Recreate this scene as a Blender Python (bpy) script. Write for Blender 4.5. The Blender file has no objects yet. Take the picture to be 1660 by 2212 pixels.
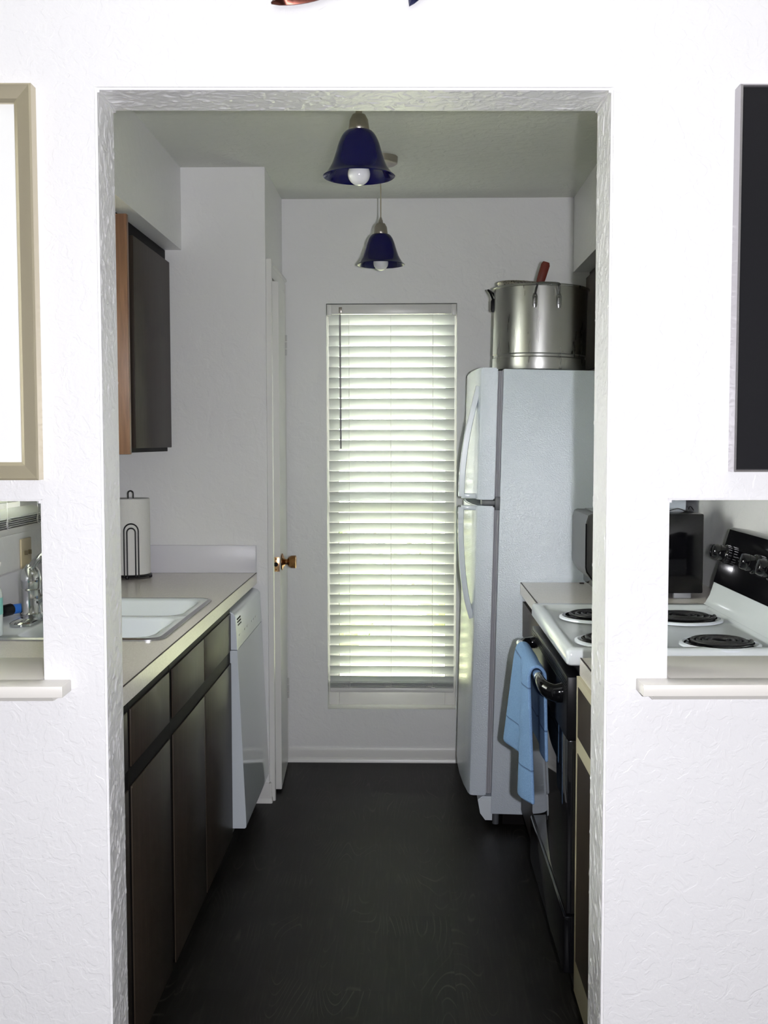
import bpy, bmesh, math, random
from math import sin, cos, pi, radians
from mathutils import Vector, Matrix

SC = bpy.context.scene
COL = SC.collection
random.seed(7)

# ------------------------------------------------------------------ camera
CX, CY = 830.0, 1106.0
F_PX = 2387.68
CAM_H = 1.40
M = ((0.99974, 0.00027, -0.02303), (0.02300, -0.06311, 0.99774), (-0.00118, -0.99801, -0.06310))

def norm(v):
    return Vector(v).normalized()
# columns of M: image right, image down, view direction in world space
rt = norm((M[0][0], M[1][0], M[2][0])); fwd = norm((M[0][2], M[1][2], M[2][2]))
dn = fwd.cross(rt).normalized(); rt = dn.cross(fwd).normalized()
cam_data = bpy.data.cameras.new('camera')
cam = bpy.data.objects.new('camera', cam_data); COL.objects.link(cam)
up = -dn; back = -fwd
cam.matrix_world = Matrix(((rt.x, up.x, back.x, 0), (rt.y, up.y, back.y, 0), (rt.z, up.z, back.z, CAM_H), (0, 0, 0, 1)))
cam_data.sensor_fit = 'VERTICAL'; cam_data.sensor_height = 36.0
cam_data.lens = F_PX / 2212.0 * 36.0
cam_data.clip_start = 0.05
SC.camera = cam

# ------------------------------------------------------------------ light and exposure
SC.view_settings.view_transform = 'Standard'
SC.view_settings.look = 'None'
SC.view_settings.gamma = 1.0
SC.view_settings.use_curve_mapping = False
SC.view_settings.exposure = 0.0

w = bpy.data.worlds.new('world'); SC.world = w; w.use_nodes = True
bg = w.node_tree.nodes['Background']
bg.inputs['Color'].default_value = (0.97, 1.0, 0.94, 1)
bg.inputs['Strength'].default_value = 19.5

fl = bpy.data.lights.new('camera_flash', 'SPOT'); fl.energy = 176; fl.spot_size = radians(125); fl.spot_blend = 0.3
fl.shadow_soft_size = 0.012; fl.color = (0.95, 0.945, 1.0)
flo = bpy.data.objects.new('camera_flash', fl); COL.objects.link(flo)
flo.location = (0.078, -0.02, 1.405); flo.rotation_euler = (radians(86.5), 0, 0)

dl = bpy.data.lights.new('living_room_fill', 'AREA'); dl.shape = 'RECTANGLE'; dl.size = 1.8; dl.size_y = 1.3; dl.energy = 4; dl.color = (0.95, 0.98, 1.0)  # added fill to lift jambs and kitchen
dlo = bpy.data.objects.new('living_room_fill', dl); COL.objects.link(dlo)
dlo.location = (-2.45, -1.0, 1.4); dlo.rotation_euler = (0, radians(-90), 0)

# ------------------------------------------------------------------ materials
def pmat(name, col, rough=0.5, metal=0.0, spec=0.5, **kw):
    m = bpy.data.materials.new(name); m.use_nodes = True
    b = m.node_tree.nodes['Principled BSDF']
    b.inputs['Base Color'].default_value = (*col, 1)
    b.inputs['Roughness'].default_value = rough
    b.inputs['Metallic'].default_value = metal
    b.inputs['Specular IOR Level'].default_value = spec
    for k, v in kw.items():
        b.inputs[k.replace('_', ' ')].default_value = v
    return m

def nodes(m):
    return m.node_tree.nodes, m.node_tree.links, m.node_tree.nodes['Principled BSDF']

def noise(m, scale, detail=4, vec=None, mscale=None, rough=0.5, dist=0.0):
    N, L, b = nodes(m)
    tc = N.new('ShaderNodeTexCoord'); mp = N.new('ShaderNodeMapping')
    L.new(tc.outputs['Object'], mp.inputs['Vector'])
    if mscale: mp.inputs['Scale'].default_value = mscale
    n = N.new('ShaderNodeTexNoise'); n.inputs['Scale'].default_value = scale
    n.inputs['Detail'].default_value = detail; n.inputs['Roughness'].default_value = rough
    n.inputs['Distortion'].default_value = dist
    L.new(mp.outputs['Vector'], n.inputs['Vector'])
    return n

def ramp(m, src, stops):
    N, L, b = nodes(m)
    r = N.new('ShaderNodeValToRGB')
    while len(r.color_ramp.elements) < len(stops): r.color_ramp.elements.new(0.5)
    for e, (p, c) in zip(r.color_ramp.elements, stops):
        e.position = p; e.color = (*c, 1) if len(c) == 3 else c
    L.new(src, r.inputs['Fac'])
    return r

def add_bump(m, src, strength, dist, chain=None):
    N, L, b = nodes(m)
    bp = N.new('ShaderNodeBump'); bp.inputs['Strength'].default_value = strength; bp.inputs['Distance'].default_value = dist
    L.new(src, bp.inputs['Height'])
    if chain: L.new(chain.outputs['Normal'], bp.inputs['Normal'])
    L.new(bp.outputs['Normal'], b.inputs['Normal'])
    return bp

def paint(name, col, rough, s1, d1, s2=90, d2=0.0005, spec=0.5, warp=0.6, edge=0.09):
    m = pmat(name, col, rough, spec=spec)
    n = noise(m, s1, 3, dist=warp)
    r = ramp(m, n.outputs['Fac'], [(0.50 - edge, (0, 0, 0)), (0.50 + edge, (1, 1, 1))])
    a = add_bump(m, r.outputs['Color'], 1.0, d1)
    n2 = noise(m, s2, 3)
    add_bump(m, n2.outputs['Fac'], 1.0, d2, a)
    return m

WALL = paint('wall_paint', (0.85, 0.84, 0.845), 0.32, 36, 0.00032, 130, 0.0005, warp=1.0, edge=0.04)
KWALL = paint('kitchen_paint', (0.87, 0.865, 0.865), 0.42, 22, 0.0005, 120, 0.0004)
CEIL = paint('ceiling_paint', (0.74, 0.75, 0.70), 0.7, 30, 0.0008, 120, 0.0006)
TRIMW = pmat('white_trim', (0.80, 0.79, 0.77), 0.3)
SILLW = pmat('sill_paint', (0.78, 0.75, 0.70), 0.35)

def wood(name, c0, c1, rough, s=6, stretch=(1, 1, 0.06), spec=0.5, bump=0.0003):
    m = pmat(name, c0, rough, spec=spec)
    N, L, b = nodes(m)
    n = noise(m, s * 12, 6, mscale=stretch, rough=0.65, dist=0.8)
    r = ramp(m, n.outputs['Fac'], [(0.3, c0), (0.7, c1)])
    L.new(r.outputs['Color'], b.inputs['Base Color'])
    add_bump(m, n.outputs['Fac'], 0.4, bump)
    return m

CAB = wood('dark_cabinet_wood', (0.026, 0.018, 0.013), (0.05, 0.034, 0.024), 0.42, spec=0.25)
CABD = wood('dark_cabinet_door', (0.030, 0.022, 0.016), (0.050, 0.037, 0.027), 0.45, spec=0.15)
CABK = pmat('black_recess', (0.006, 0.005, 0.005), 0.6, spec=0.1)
COPPER = wood('brown_end_panel', (0.16, 0.075, 0.035), (0.27, 0.135, 0.07), 0.38)
LAM = pmat('beige_laminate', (0.66, 0.615, 0.57), 0.22)
n_ = noise(LAM, 260, 3); r_ = ramp(LAM, n_.outputs['Fac'], [(0.35, (0.74, 0.69, 0.64)), (0.65, (0.83, 0.78, 0.73))])
LAM.node_tree.links.new(r_.outputs['Color'], LAM.node_tree.nodes['Principled BSDF'].inputs['Base Color'])
LAMS = pmat('pale_laminate_splash', (0.76, 0.75, 0.80), 0.35)
SEAM = pmat('dark_seam', (0.05, 0.035, 0.03), 0.6)
FRW = pmat('white_appliance', (0.66, 0.72, 0.80), 0.15, spec=0.7)
vn = FRW.node_tree
_n = noise(FRW, 300, 1.5, rough=0.5); add_bump(FRW, _n.outputs['Fac'], 1.0, 0.0012)
WGL = pmat('white_gloss', (0.72, 0.77, 0.83), 0.16)
DWM = pmat('dishwasher_gloss', (0.70, 0.75, 0.80), 0.07, spec=0.7)
PORC = pmat('porcelain', (0.80, 0.84, 0.90), 0.12)
ENAM = pmat('white_enamel', (0.74, 0.78, 0.80), 0.12)
GASK = pmat('grey_gasket', (0.42, 0.42, 0.45), 0.5)
DGREY = pmat('dark_grey_plastic', (0.10, 0.105, 0.115), 0.4)
BLKG = pmat('black_gloss', (0.004, 0.004, 0.005), 0.09, spec=0.4)
BLKS = pmat('black_satin', (0.004, 0.004, 0.005), 0.35, spec=0.15)
BLKM = pmat('black_wire', (0.01, 0.01, 0.011), 0.35)
OVENG = pmat('oven_glass', (0.006, 0.006, 0.007), 0.04, spec=0.7)
CHROME = pmat('chrome', (0.58, 0.59, 0.60), 0.10, 1.0)
STEELR = pmat('steel_rim', (0.42, 0.42, 0.44), 0.3, 1.0)
NICKEL = pmat('brushed_nickel', (0.36, 0.33, 0.29), 0.32, 1.0)
BRASS = pmat('brass', (0.80, 0.50, 0.28), 0.22, 1.0)
BRASSD = pmat('aged_brass', (0.30, 0.15, 0.06), 0.25, 1.0)
ALU = pmat('aluminium', (0.36, 0.36, 0.345), 0.3, 1.0)
_n = noise(ALU, 60, 4, mscale=(1, 1, 0.1)); _r = ramp(ALU, _n.outputs['Fac'], [(0.3, (0.26,) * 3), (0.7, (0.36,) * 3)])
ALU.node_tree.links.new(_r.outputs['Color'], ALU.node_tree.nodes['Principled BSDF'].inputs['Roughness'])
BLUE = pmat('cobalt_glass', (0.003, 0.003, 0.055), 0.15, spec=0.35)
BULB = pmat('frosted_bulb', (0.82, 0.82, 0.84), 0.15)
BEIGE = pmat('almond_plastic', (0.62, 0.52, 0.33), 0.4)
PAPER = paint('paper_towel', (0.86, 0.85, 0.82), 0.9, 60, 0.0004, 300, 0.0003, spec=0.1)
RED = pmat('dark_red_handle', (0.13, 0.018, 0.012), 0.3)
GOLD = pmat('champagne_frame', (0.56, 0.50, 0.36), 0.33, 0.6)
SILV = pmat('silver_edge', (0.45, 0.43, 0.45), 0.25, 0.8)
MAT = pmat('white_mat_board', (0.88, 0.88, 0.86), 0.5)
DARKPIC = pmat('dark_glazed_print', (0.016, 0.016, 0.018), 0.12)
LEAFR = pmat('bronze_red_leaf', (0.10, 0.03, 0.02), 0.3, 0.8)
LEAFB = pmat('bronze_blue_leaf', (0.02, 0.025, 0.09), 0.3, 0.8)
TEAL = pmat('teal_label', (0.25, 0.62, 0.58), 0.5)
CLEARB = pmat('bottle_plastic', (0.72, 0.78, 0.78), 0.2)
BLUEP = pmat('blue_plastic', (0.02, 0.16, 0.62), 0.35)
CREAM = pmat('cream_carcase', (0.55, 0.50, 0.36), 0.5)
LAWN = pmat('lawn', (0.55, 0.56, 0.30), 0.9)
HEDGE = pmat('foliage', (0.20, 0.27, 0.13), 0.9)
GLASS = pmat('window_glass', (1, 1, 1), 0.0, Transmission_Weight=1.0, IOR=1.45)
# thin clear pane: mix of transparency and mirror reflection
def thin_glass():
    m = bpy.data.materials.new('thin_pane'); m.use_nodes = True
    N, L = m.node_tree.nodes, m.node_tree.links
    for n in list(N): N.remove(n)
    o = N.new('ShaderNodeOutputMaterial'); mx = N.new('ShaderNodeMixShader'); t = N.new('ShaderNodeBsdfTransparent')
    g = N.new('ShaderNodeBsdfGlossy'); g.inputs['Roughness'].default_value = 0.0
    lw = N.new('ShaderNodeFresnel'); lw.inputs['IOR'].default_value = 1.5
    L.new(lw.outputs['Fac'], mx.inputs['Fac']); L.new(t.outputs[0], mx.inputs[1]); L.new(g.outputs[0], mx.inputs[2])
    L.new(mx.outputs[0], o.inputs['Surface'])
    return m
PANE = thin_glass()
def slat_mat():
    m = bpy.data.materials.new('blind_slat'); m.use_nodes = True
    N, L = m.node_tree.nodes, m.node_tree.links
    b = N['Principled BSDF']; b.inputs['Base Color'].default_value = (0.80, 0.81, 0.80, 1); b.inputs['Roughness'].default_value = 0.35
    tr = N.new('ShaderNodeBsdfTranslucent'); tr.inputs['Color'].default_value = (0.78, 0.86, 0.76, 1)
    mx = N.new('ShaderNodeMixShader'); mx.inputs['Fac'].default_value = 0.12
    L.new(b.outputs[0], mx.inputs[1]); L.new(tr.outputs[0], mx.inputs[2]); L.new(mx.outputs[0], N['Material Output'].inputs['Surface'])
    return m
SLAT = slat_mat()

def floor_mat():
    m = pmat('vinyl_plank', (0.02, 0.02, 0.018), 0.45, spec=0.14)
    N, L, b = nodes(m)
    tc = N.new('ShaderNodeTexCoord'); mp = N.new('ShaderNodeMapping'); L.new(tc.outputs['Object'], mp.inputs['Vector'])
    mp.inputs['Rotation'].default_value = (0, 0, radians(90)); mp.inputs['Location'].default_value = (0.3, 0.06, 0)
    br = N.new('ShaderNodeTexBrick'); L.new(mp.outputs['Vector'], br.inputs['Vector'])
    br.inputs['Scale'].default_value = 1.0; br.inputs['Brick Width'].default_value = 1.22; br.inputs['Row Height'].default_value = 0.18
    br.inputs['Mortar Size'].default_value = 0.0008; br.inputs['Mortar Smooth'].default_value = 0.0
    br.inputs['Color1'].default_value = (0, 0, 0, 1); br.inputs['Color2'].default_value = (1, 1, 1, 1); br.inputs['Mortar'].default_value = (0, 0, 0, 1)
    br.offset = 0.37
    bc = ramp(m, br.outputs['Color'], [(0.0, (0.0085, 0.008, 0.0068)), (0.5, (0.0105, 0.0095, 0.0082)), (1.0, (0.0135, 0.012, 0.0105))])
    # cathedral grain: stretched distorted wave
    mp2 = N.new('ShaderNodeMapping'); L.new(tc.outputs['Object'], mp2.inputs['Vector']); mp2.inputs['Scale'].default_value = (1.0, 0.11, 1)
    sh = N.new('ShaderNodeVectorMath'); sh.operation = 'ADD'; L.new(mp2.outputs['Vector'], sh.inputs[0])
    sc = N.new('ShaderNodeVectorMath'); sc.operation = 'SCALE'; L.new(br.outputs['Color'], sc.inputs[0]); sc.inputs['Scale'].default_value = 3.7
    L.new(sc.outputs['Vector'], sh.inputs[1])
    n1 = N.new('ShaderNodeTexNoise'); n1.inputs['Scale'].default_value = 7.0; n1.inputs['Detail'].default_value = 0.6; L.new(sh.outputs['Vector'], n1.inputs['Vector'])
    mu = N.new('ShaderNodeMath'); mu.operation = 'MULTIPLY'; mu.inputs[1].default_value = 40; L.new(n1.outputs['Fac'], mu.inputs[0])
    fr = N.new('ShaderNodeMath'); fr.operation = 'FRACT'; L.new(mu.outputs[0], fr.inputs[0])
    rings = ramp(m, fr.outputs[0], [(0.0, (0, 0, 0)), (0.80, (0, 0, 0)), (0.90, (1, 1, 1)), (1.0, (0, 0, 0))])
    br2 = noise(m, 5, 2); brk = ramp(m, br2.outputs['Fac'], [(0.5, (0, 0, 0)), (0.64, (1, 1, 1))])
    fib = noise(m, 130, 3, mscale=(1, 0.05, 1)); fibr = ramp(m, fib.outputs['Fac'], [(0.52, (0, 0, 0)), (0.7, (1, 1, 1))])
    m1 = N.new('ShaderNodeMath'); m1.operation = 'MULTIPLY'; L.new(rings.outputs['Color'], m1.inputs[0]); L.new(brk.outputs['Color'], m1.inputs[1])
    m2 = N.new('ShaderNodeMath'); m2.operation = 'MULTIPLY_ADD'; L.new(fibr.outputs['Color'], m2.inputs[0]); m2.inputs[1].default_value = 0.22; L.new(m1.outputs[0], m2.inputs[2])
    mix = N.new('ShaderNodeMixRGB'); L.new(m2.outputs[0], mix.inputs['Fac']); L.new(bc.outputs['Color'], mix.inputs['Color1']); mix.inputs['Color2'].default_value = (0.045, 0.041, 0.034, 1)
    L.new(mix.outputs['Color'], b.inputs['Base Color'])
    add_bump(m, fib.outputs['Fac'], 0.5, 0.0004)
    return m
FLOOR = floor_mat()

def towel_mat():
    m = pmat('blue_towel', (0.12, 0.25, 0.44), 0.95, spec=0.1)
    N, L, b = nodes(m)
    uv = N.new('ShaderNodeUVMap'); sp = N.new('ShaderNodeSeparateXYZ'); L.new(uv.outputs['UV'], sp.inputs[0])
    n = N.new('ShaderNodeTexNoise'); n.inputs['Scale'].default_value = 500; tc = N.new('ShaderNodeTexCoord'); L.new(tc.outputs['Object'], n.inputs['Vector'])
    r = ramp(m, n.outputs['Fac'], [(0.3, (0.15, 0.27, 0.48)), (0.7, (0.24, 0.38, 0.60))])
    # stitched hem seams across the cloth
    st = ramp(m, sp.outputs['Y'], [(0.0, (1, 1, 1))] + [x for c in (0.13, 0.52, 0.86) for x in ((c - 0.004, (1, 1, 1)), (c - 0.002, (0.12, 0.14, 0.2)), (c + 0.002, (0.12, 0.14, 0.2)), (c + 0.004, (1, 1, 1)))])
    mx = N.new('ShaderNodeMixRGB'); mx.blend_type = 'MULTIPLY'; mx.inputs['Fac'].default_value = 0.8
    L.new(r.outputs['Color'], mx.inputs['Color1']); L.new(st.outputs['Color'], mx.inputs['Color2']); L.new(mx.outputs['Color'], b.inputs['Base Color'])
    a = add_bump(m, n.outputs['Fac'], 1.0, 0.0012)
    return m
TOWEL = towel_mat()

# ------------------------------------------------------------------ geometry helpers
def B(): return bmesh.new()

def box(bm, x0, x1, y0, y1, z0, z1, bev=0.0, seg=2):
    r = bmesh.ops.create_cube(bm, size=1.0)
    vs = r['verts']
    for v in vs:
        v.co = Vector(((x0 + x1) / 2 + v.co.x * (x1 - x0), (y0 + y1) / 2 + v.co.y * (y1 - y0), (z0 + z1) / 2 + v.co.z * (z1 - z0)))
    if bev > 0:
        es = list({e for v in vs for e in v.link_edges})
        bmesh.ops.bevel(bm, geom=es, offset=bev, segments=seg, affect='EDGES', profile=0.5)
    return bm

def poly_prism(bm, pts, axis, a0, a1, bev=0.0):
    """extrude a 2D polygon along an axis; pts in the other two axes (order x,y,z)"""
    def mk(p, a):
        return {'x': (a, p[0], p[1]), 'y': (p[0], a, p[1]), 'z': (p[0], p[1], a)}[axis]
    v0 = [bm.verts.new(mk(p, a0)) for p in pts]; v1 = [bm.verts.new(mk(p, a1)) for p in pts]
    n = len(pts); fs = [bm.faces.new(v0), bm.faces.new(v1[::-1])]
    for i in range(n):
        fs.append(bm.faces.new((v0[i], v0[(i + 1) % n], v1[(i + 1) % n], v1[i])))
    bmesh.ops.recalc_face_normals(bm, faces=fs)
    if bev:
        es = list({e for f in fs[:2] for e in f.edges})
        bmesh.ops.bevel(bm, geom=es, offset=bev, segments=2, affect='EDGES')
    return bm

def lathe(bm, prof, c=(0, 0, 0), seg=40, axis='z', a0=0, a1=2 * pi, closed=False):
    full = abs(a1 - a0 - 2 * pi) < 1e-6
    n = seg if full else seg + 1
    rings = []
    for (r, h) in prof:
        if r < 1e-7:
            p = (0, 0, h)
            q = {'z': p, 'x': (h, 0, 0), 'y': (0, h, 0)}[axis]
            rings.append([bm.verts.new((c[0] + q[0], c[1] + q[1], c[2] + q[2]))]); continue
        ring = []
        for i in range(n):
            a = a0 + (a1 - a0) * i / seg
            p = (r * cos(a), r * sin(a), h)
            q = {'z': p, 'x': (p[2], p[0], p[1]), 'y': (p[1], p[2], p[0])}[axis]
            ring.append(bm.verts.new((c[0] + q[0], c[1] + q[1], c[2] + q[2])))
        rings.append(ring)
    fs = []
    for a, b in zip(rings, rings[1:]):
        m = max(len(a), len(b))
        for i in range(m if full else m - 1):
            j = (i + 1) % m
            if len(a) == 1 and len(b) == 1: continue
            if len(a) == 1: fs.append(bm.faces.new((a[0], b[j], b[i])))
            elif len(b) == 1: fs.append(bm.faces.new((a[i], a[j], b[0])))
            else: fs.append(bm.faces.new((a[i], a[j], b[j], b[i])))
    bmesh.ops.recalc_face_normals(bm, faces=fs)
    return bm

def smooth_path(pts, n=8):
    P = [Vector(p) for p in pts]
    out = []
    for i in range(len(P) - 1):
        p0 = P[max(i - 1, 0)]; p1 = P[i]; p2 = P[i + 1]; p3 = P[min(i + 2, len(P) - 1)]
        for k in range(n):
            t = k / n
            out.append(0.5 * ((2 * p1) + (-p0 + p2) * t + (2 * p0 - 5 * p1 + 4 * p2 - p3) * t * t + (-p0 + 3 * p1 - 3 * p2 + p3) * t ** 3))
    out.append(P[-1])
    return out

def tube(bm, pts, r, seg=10, flat=None, cap=True):
    """sweep a circle (or an ellipse: flat=(rx, ry)) along points; r may be a list"""
    P = [Vector(p) for p in pts]; n = len(P)
    rings = []; nv = None
    for i in range(n):
        t = (P[min(i + 1, n - 1)] - P[max(i - 1, 0)]).normalized()
        if nv is None:
            nv = Vector((0, 0, 1)) if abs(t.z) < 0.9 else Vector((0, 1, 0))
        nv = (nv - t * nv.dot(t)).normalized(); bv = t.cross(nv)
        rr = r[i] if isinstance(r, (list, tuple)) else r
        fx, fy = flat if flat else (1, 1)
        rings.append([bm.verts.new(P[i] + nv * cos(2 * pi * k / seg) * rr * fx + bv * sin(2 * pi * k / seg) * rr * fy) for k in range(seg)])
    fs = []
    for a, b in zip(rings, rings[1:]):
        for k in range(seg):
            j = (k + 1) % seg
            fs.append(bm.faces.new((a[k], a[j], b[j], b[k])))
    if cap:
        fs.append(bm.faces.new(rings[0][::-1])); fs.append(bm.faces.new(rings[-1]))
    bmesh.ops.recalc_face_normals(bm, faces=fs)
    return bm

def rrect(x0, x1, y0, y1, r, n=6):
    """rounded rectangle outline; r may be 4 radii (x0y0, x1y0, x1y1, x0y1)"""
    if not isinstance(r, (list, tuple)): r = (r,) * 4
    out = []
    for (cx, cy, sx, sy, a, rad) in ((x0, y0, 1, 1, pi, r[0]), (x1, y0, -1, 1, 1.5 * pi, r[1]), (x1, y1, -1, -1, 0, r[2]), (x0, y1, 1, -1, 0.5 * pi, r[3])):
        for k in range(n + 1):
            t = a + 0.5 * pi * k / n
            out.append((cx + sx * rad + rad * cos(t), cy + sy * rad + rad * sin(t)))
    return out

def loops(bm, ls, cap_first=False, cap_last=False):
    """bridge successive closed loops of 3D points with the same count"""
    R = [[bm.verts.new(p) for p in l] for l in ls]
    fs = []
    for a, b in zip(R, R[1:]):
        n = len(a)
        for i in range(n):
            j = (i + 1) % n
            try: fs.append(bm.faces.new((a[i], a[j], b[j], b[i])))
            except ValueError: pass
    if cap_first: fs.append(bm.faces.new(R[0][::-1]))
    if cap_last: fs.append(bm.faces.new(R[-1]))
    return fs

ORG = {}
def obj(name, bm, mat, parent=None, smooth=True, angle=38, base=None):
    me = bpy.data.meshes.new(name)
    if parent is None:
        if base is None:
            xs = [v.co.x for v in bm.verts]; ys = [v.co.y for v in bm.verts]; zs = [v.co.z for v in bm.verts]
            base = ((min(xs) + max(xs)) / 2, (min(ys) + max(ys)) / 2, min(zs))
        o_org = Vector(base)
    else:
        o_org = ORG[parent.name]
    for v in bm.verts: v.co -= o_org
    bmesh.ops.remove_doubles(bm, verts=bm.verts, dist=1e-6)
    bm.to_mesh(me); bm.free()
    if smooth:
        me.shade_smooth(); me.set_sharp_from_angle(angle=radians(angle))
    me.materials.append(mat)
    o = bpy.data.objects.new(name, me); COL.objects.link(o)
    if parent is None: o.location = o_org
    else: o.parent = parent
    ORG[o.name] = o_org.copy()
    return o

def tag(o, label, cat, group=None, kind=None):
    if label: o['label'] = label
    if cat: o['category'] = cat
    if group: o['group'] = group
    if kind: o['kind'] = kind
    return o

def thing(name, label, cat, loc, group=None):
    o = bpy.data.objects.new(name, None); COL.objects.link(o); o.location = loc
    o.empty_display_size = 0.05
    ORG[o.name] = Vector(loc)
    return tag(o, label, cat, group)

def struct(name, bm, mat, parent=None, label=None, **kw):
    o = obj(name, bm, mat, parent, **kw)
    if parent is None:
        o['kind'] = 'structure'
        if label: o['label'] = label
    return o

def dup(root, loc):
    r = root.copy(); COL.objects.link(r); r.location = loc
    for ch in list(root.children):
        c = ch.copy(); COL.objects.link(c); c.parent = r
        for g in ch.children:
            d = g.copy(); COL.objects.link(d); d.parent = c
    return r

# the wall between living room and kitchen is very slightly out of square
FWP = Vector((-0.53, 1.90, 0)); FWA = 0.029
def FW(o, extra=0.0):
    R = Matrix.Translation(FWP) @ Matrix.Rotation(FWA, 4, 'Z') @ Matrix.Translation(-FWP)
    o.matrix_world = R @ Matrix.Translation(o.location)
    return o

# ------------------------------------------------------------------ key dimensions
CEILZ = 2.433
XL, XR = -1.22, 1.035            # kitchen side walls
YF, YFB = 1.90, 2.025            # front wall faces
YP, YB = 4.216, 4.77             # pantry wall and back wall faces
XP = -0.545                      # pantry wall right face

# ------------------------------------------------------------------ room shell
bm = B(); box(bm, -2.6, 2.6, -3.2, 4.95, -0.1, 0.0)
struct('floor', bm, FLOOR, base=(0, 0, 0), label='dark wood-look vinyl plank floor running through the galley kitchen')
bm = B(); box(bm, -2.6, 2.6, -3.2, 4.95, CEILZ, CEILZ + 0.1)
struct('ceiling', bm, CEIL, label='pale textured ceiling over kitchen')

def wall_grid(xs, zs, holes, y0, y1, axis='y'):
    """wall slab with rectangular holes, as one clean closed mesh"""
    bm = B(); V = {}
    def v(i, j, s):
        if (i, j, s) not in V:
            a = (xs[i], (y0, y1)[s], zs[j])
            V[(i, j, s)] = bm.verts.new(a if axis == 'y' else (a[1], a[0], a[2]))
        return V[(i, j, s)]
    solid = lambda i, j: 0 <= i < len(xs) - 1 and 0 <= j < len(zs) - 1 and (i, j) not in holes
    for i in range(len(xs) - 1):
        for j in range(len(zs) - 1):
            if not solid(i, j): continue
            for s in (0, 1): bm.faces.new([v(i, j, s), v(i + 1, j, s), v(i + 1, j + 1, s), v(i, j + 1, s)])
            if not solid(i - 1, j): bm.faces.new([v(i, j, 0), v(i, j, 1), v(i, j + 1, 1), v(i, j + 1, 0)])
            if not solid(i + 1, j): bm.faces.new([v(i + 1, j, 0), v(i + 1, j, 1), v(i + 1, j + 1, 1), v(i + 1, j + 1, 0)])
            if not solid(i, j - 1): bm.faces.new([v(i, j, 0), v(i, j, 1), v(i + 1, j, 1), v(i + 1, j, 0)])
            if not solid(i, j + 1): bm.faces.new([v(i, j + 1, 0), v(i, j + 1, 1), v(i + 1, j + 1, 1), v(i + 1, j + 1, 0)])
    bmesh.ops.recalc_face_normals(bm, faces=bm.faces)
    return bm

xs = [-2.58, -1.16, -0.640, -0.530, 0.3435, 0.4535, 0.98, 2.58]; zs = [0, 0.962, 1.2985, 1.9965, CEILZ]
holes = {(3, 0), (3, 1), (3, 2), (1, 1), (5, 1)}
bm = wall_grid(xs, zs, holes, YF, YFB)
edges = [e for e in bm.edges if e.calc_face_angle(0) > 1.0 and all(-1.2 < v.co.x < 1.0 for v in e.verts)]
bmesh.ops.bevel(bm, geom=edges, offset=0.004, segments=2, affect='EDGES')
# trowelled texture on the faces inside the doorway, as real relief
from mathutils import noise as mnoise
def relief(p):
    q = Vector(p)
    wv = q + Vector((mnoise.noise(q * 23), mnoise.noise(q * 23 + Vector((5, 3, 1))), mnoise.noise(q * 23 + Vector((9, 7, 2))))) * 0.012
    a = mnoise.noise(wv * 46); b = mnoise.noise(wv * 95 + Vector((3, 8, 4))); c = mnoise.noise(q * 260)
    st = lambda v, e: min(1.0, max(0.0, (v + e) / (2 * e)))
    return 0.0010 * st(a - 0.20, 0.03) + 0.0008 * st(b - 0.27, 0.04) + 0.00007 * c
def skin(u0, u1, fn, nu):
    # fn(u, v) -> point, inward normal
    nv = 62; v0, v1 = YF + 0.0045, YFB - 0.0045; G = []
    for i in range(nu + 1):
        u = u0 + (u1 - u0) * i / nu; row = []
        for j in range(nv + 1):
            v = v0 + (v1 - v0) * j / nv; p, n = fn(u, v); ed = min(1, j / 3, (nv - j) / 3, i / 2, (nu - i) / 2)
            row.append(bm.verts.new(Vector(p) + Vector(n) * (0.0003 + relief(p) * ed)))
        G.append(row)
    for i in range(nu):
        for j in range(nv):
            f = bm.faces.new((G[i][j], G[i + 1][j], G[i + 1][j + 1], G[i][j + 1]))
            if f.normal.length == 0: f.normal_update()
            if f.normal.dot(Vector(n)) < 0: f.normal_flip()
skin(0.004, 1.9925, lambda u, v: ((-0.530, v, u), (1, 0, 0)), 820)
skin(0.004, 1.9925, lambda u, v: ((0.3435, v, u), (-1, 0, 0)), 820)
skin(-0.526, 0.3395, lambda u, v: ((u, v, 1.9965), (0, 0, -1)), 380)
FW(struct('wall_front', bm, WALL, label='white textured wall with doorway and two pass-through openings', angle=60))

# living room side
bm = B(); box(bm, -2.6, -2.5, -3.2, 1.75, 0, CEILZ); struct('wall_living_left', bm, WALL)
bm = B(); box(bm, 2.5, 2.6, -3.2, 1.93, 0, CEILZ); struct('wall_living_right', bm, WALL)
bm = B(); box(bm, -2.6, 2.6, -3.3, -3.2, 0, CEILZ); struct('wall_living_rear', bm, WALL)

# kitchen walls
WY0, WY1, WZ0, WZ1 = 2.30, 3.42, 1.15, 2.06   # window over the sink
bm = wall_grid([2.02, WY0, WY1, YB + 0.15], [0, WZ0, WZ1, CEILZ], {(1, 1)}, XL - 0.12, XL, axis='x')
struct('wall_left', bm, KWALL, label='left kitchen wall behind the sink')
bm = B(); box(bm, XR, XR + 0.1, 2.05, YB + 0.15, 0, CEILZ); struct('wall_right', bm, KWALL, label='right kitchen wall behind the range')
bx0, bx1, bz0, bz1 = -0.357, 0.203, 0.234, 1.992
bm = wall_grid([XP - 0.02, bx0, bx1, XR + 0.08], [0, bz0, bz1, CEILZ], {(1, 1)}, YB, YB + 0.13)
struct('wall_back', bm, KWALL, label='end wall of kitchen with narrow tall window')
bm = B(); box(bm, XL, XP, YP, YB + 0.13, 0, CEILZ); struct('wall_pantry', bm, KWALL, label='pantry wall at the end of the left counter')
bm = B(); box(bm, XL, -0.863, 2.05, YP, 2.126, CEILZ); struct('wall_left_soffit', bm, KWALL, label='soffit over the left cabinets')
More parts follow.
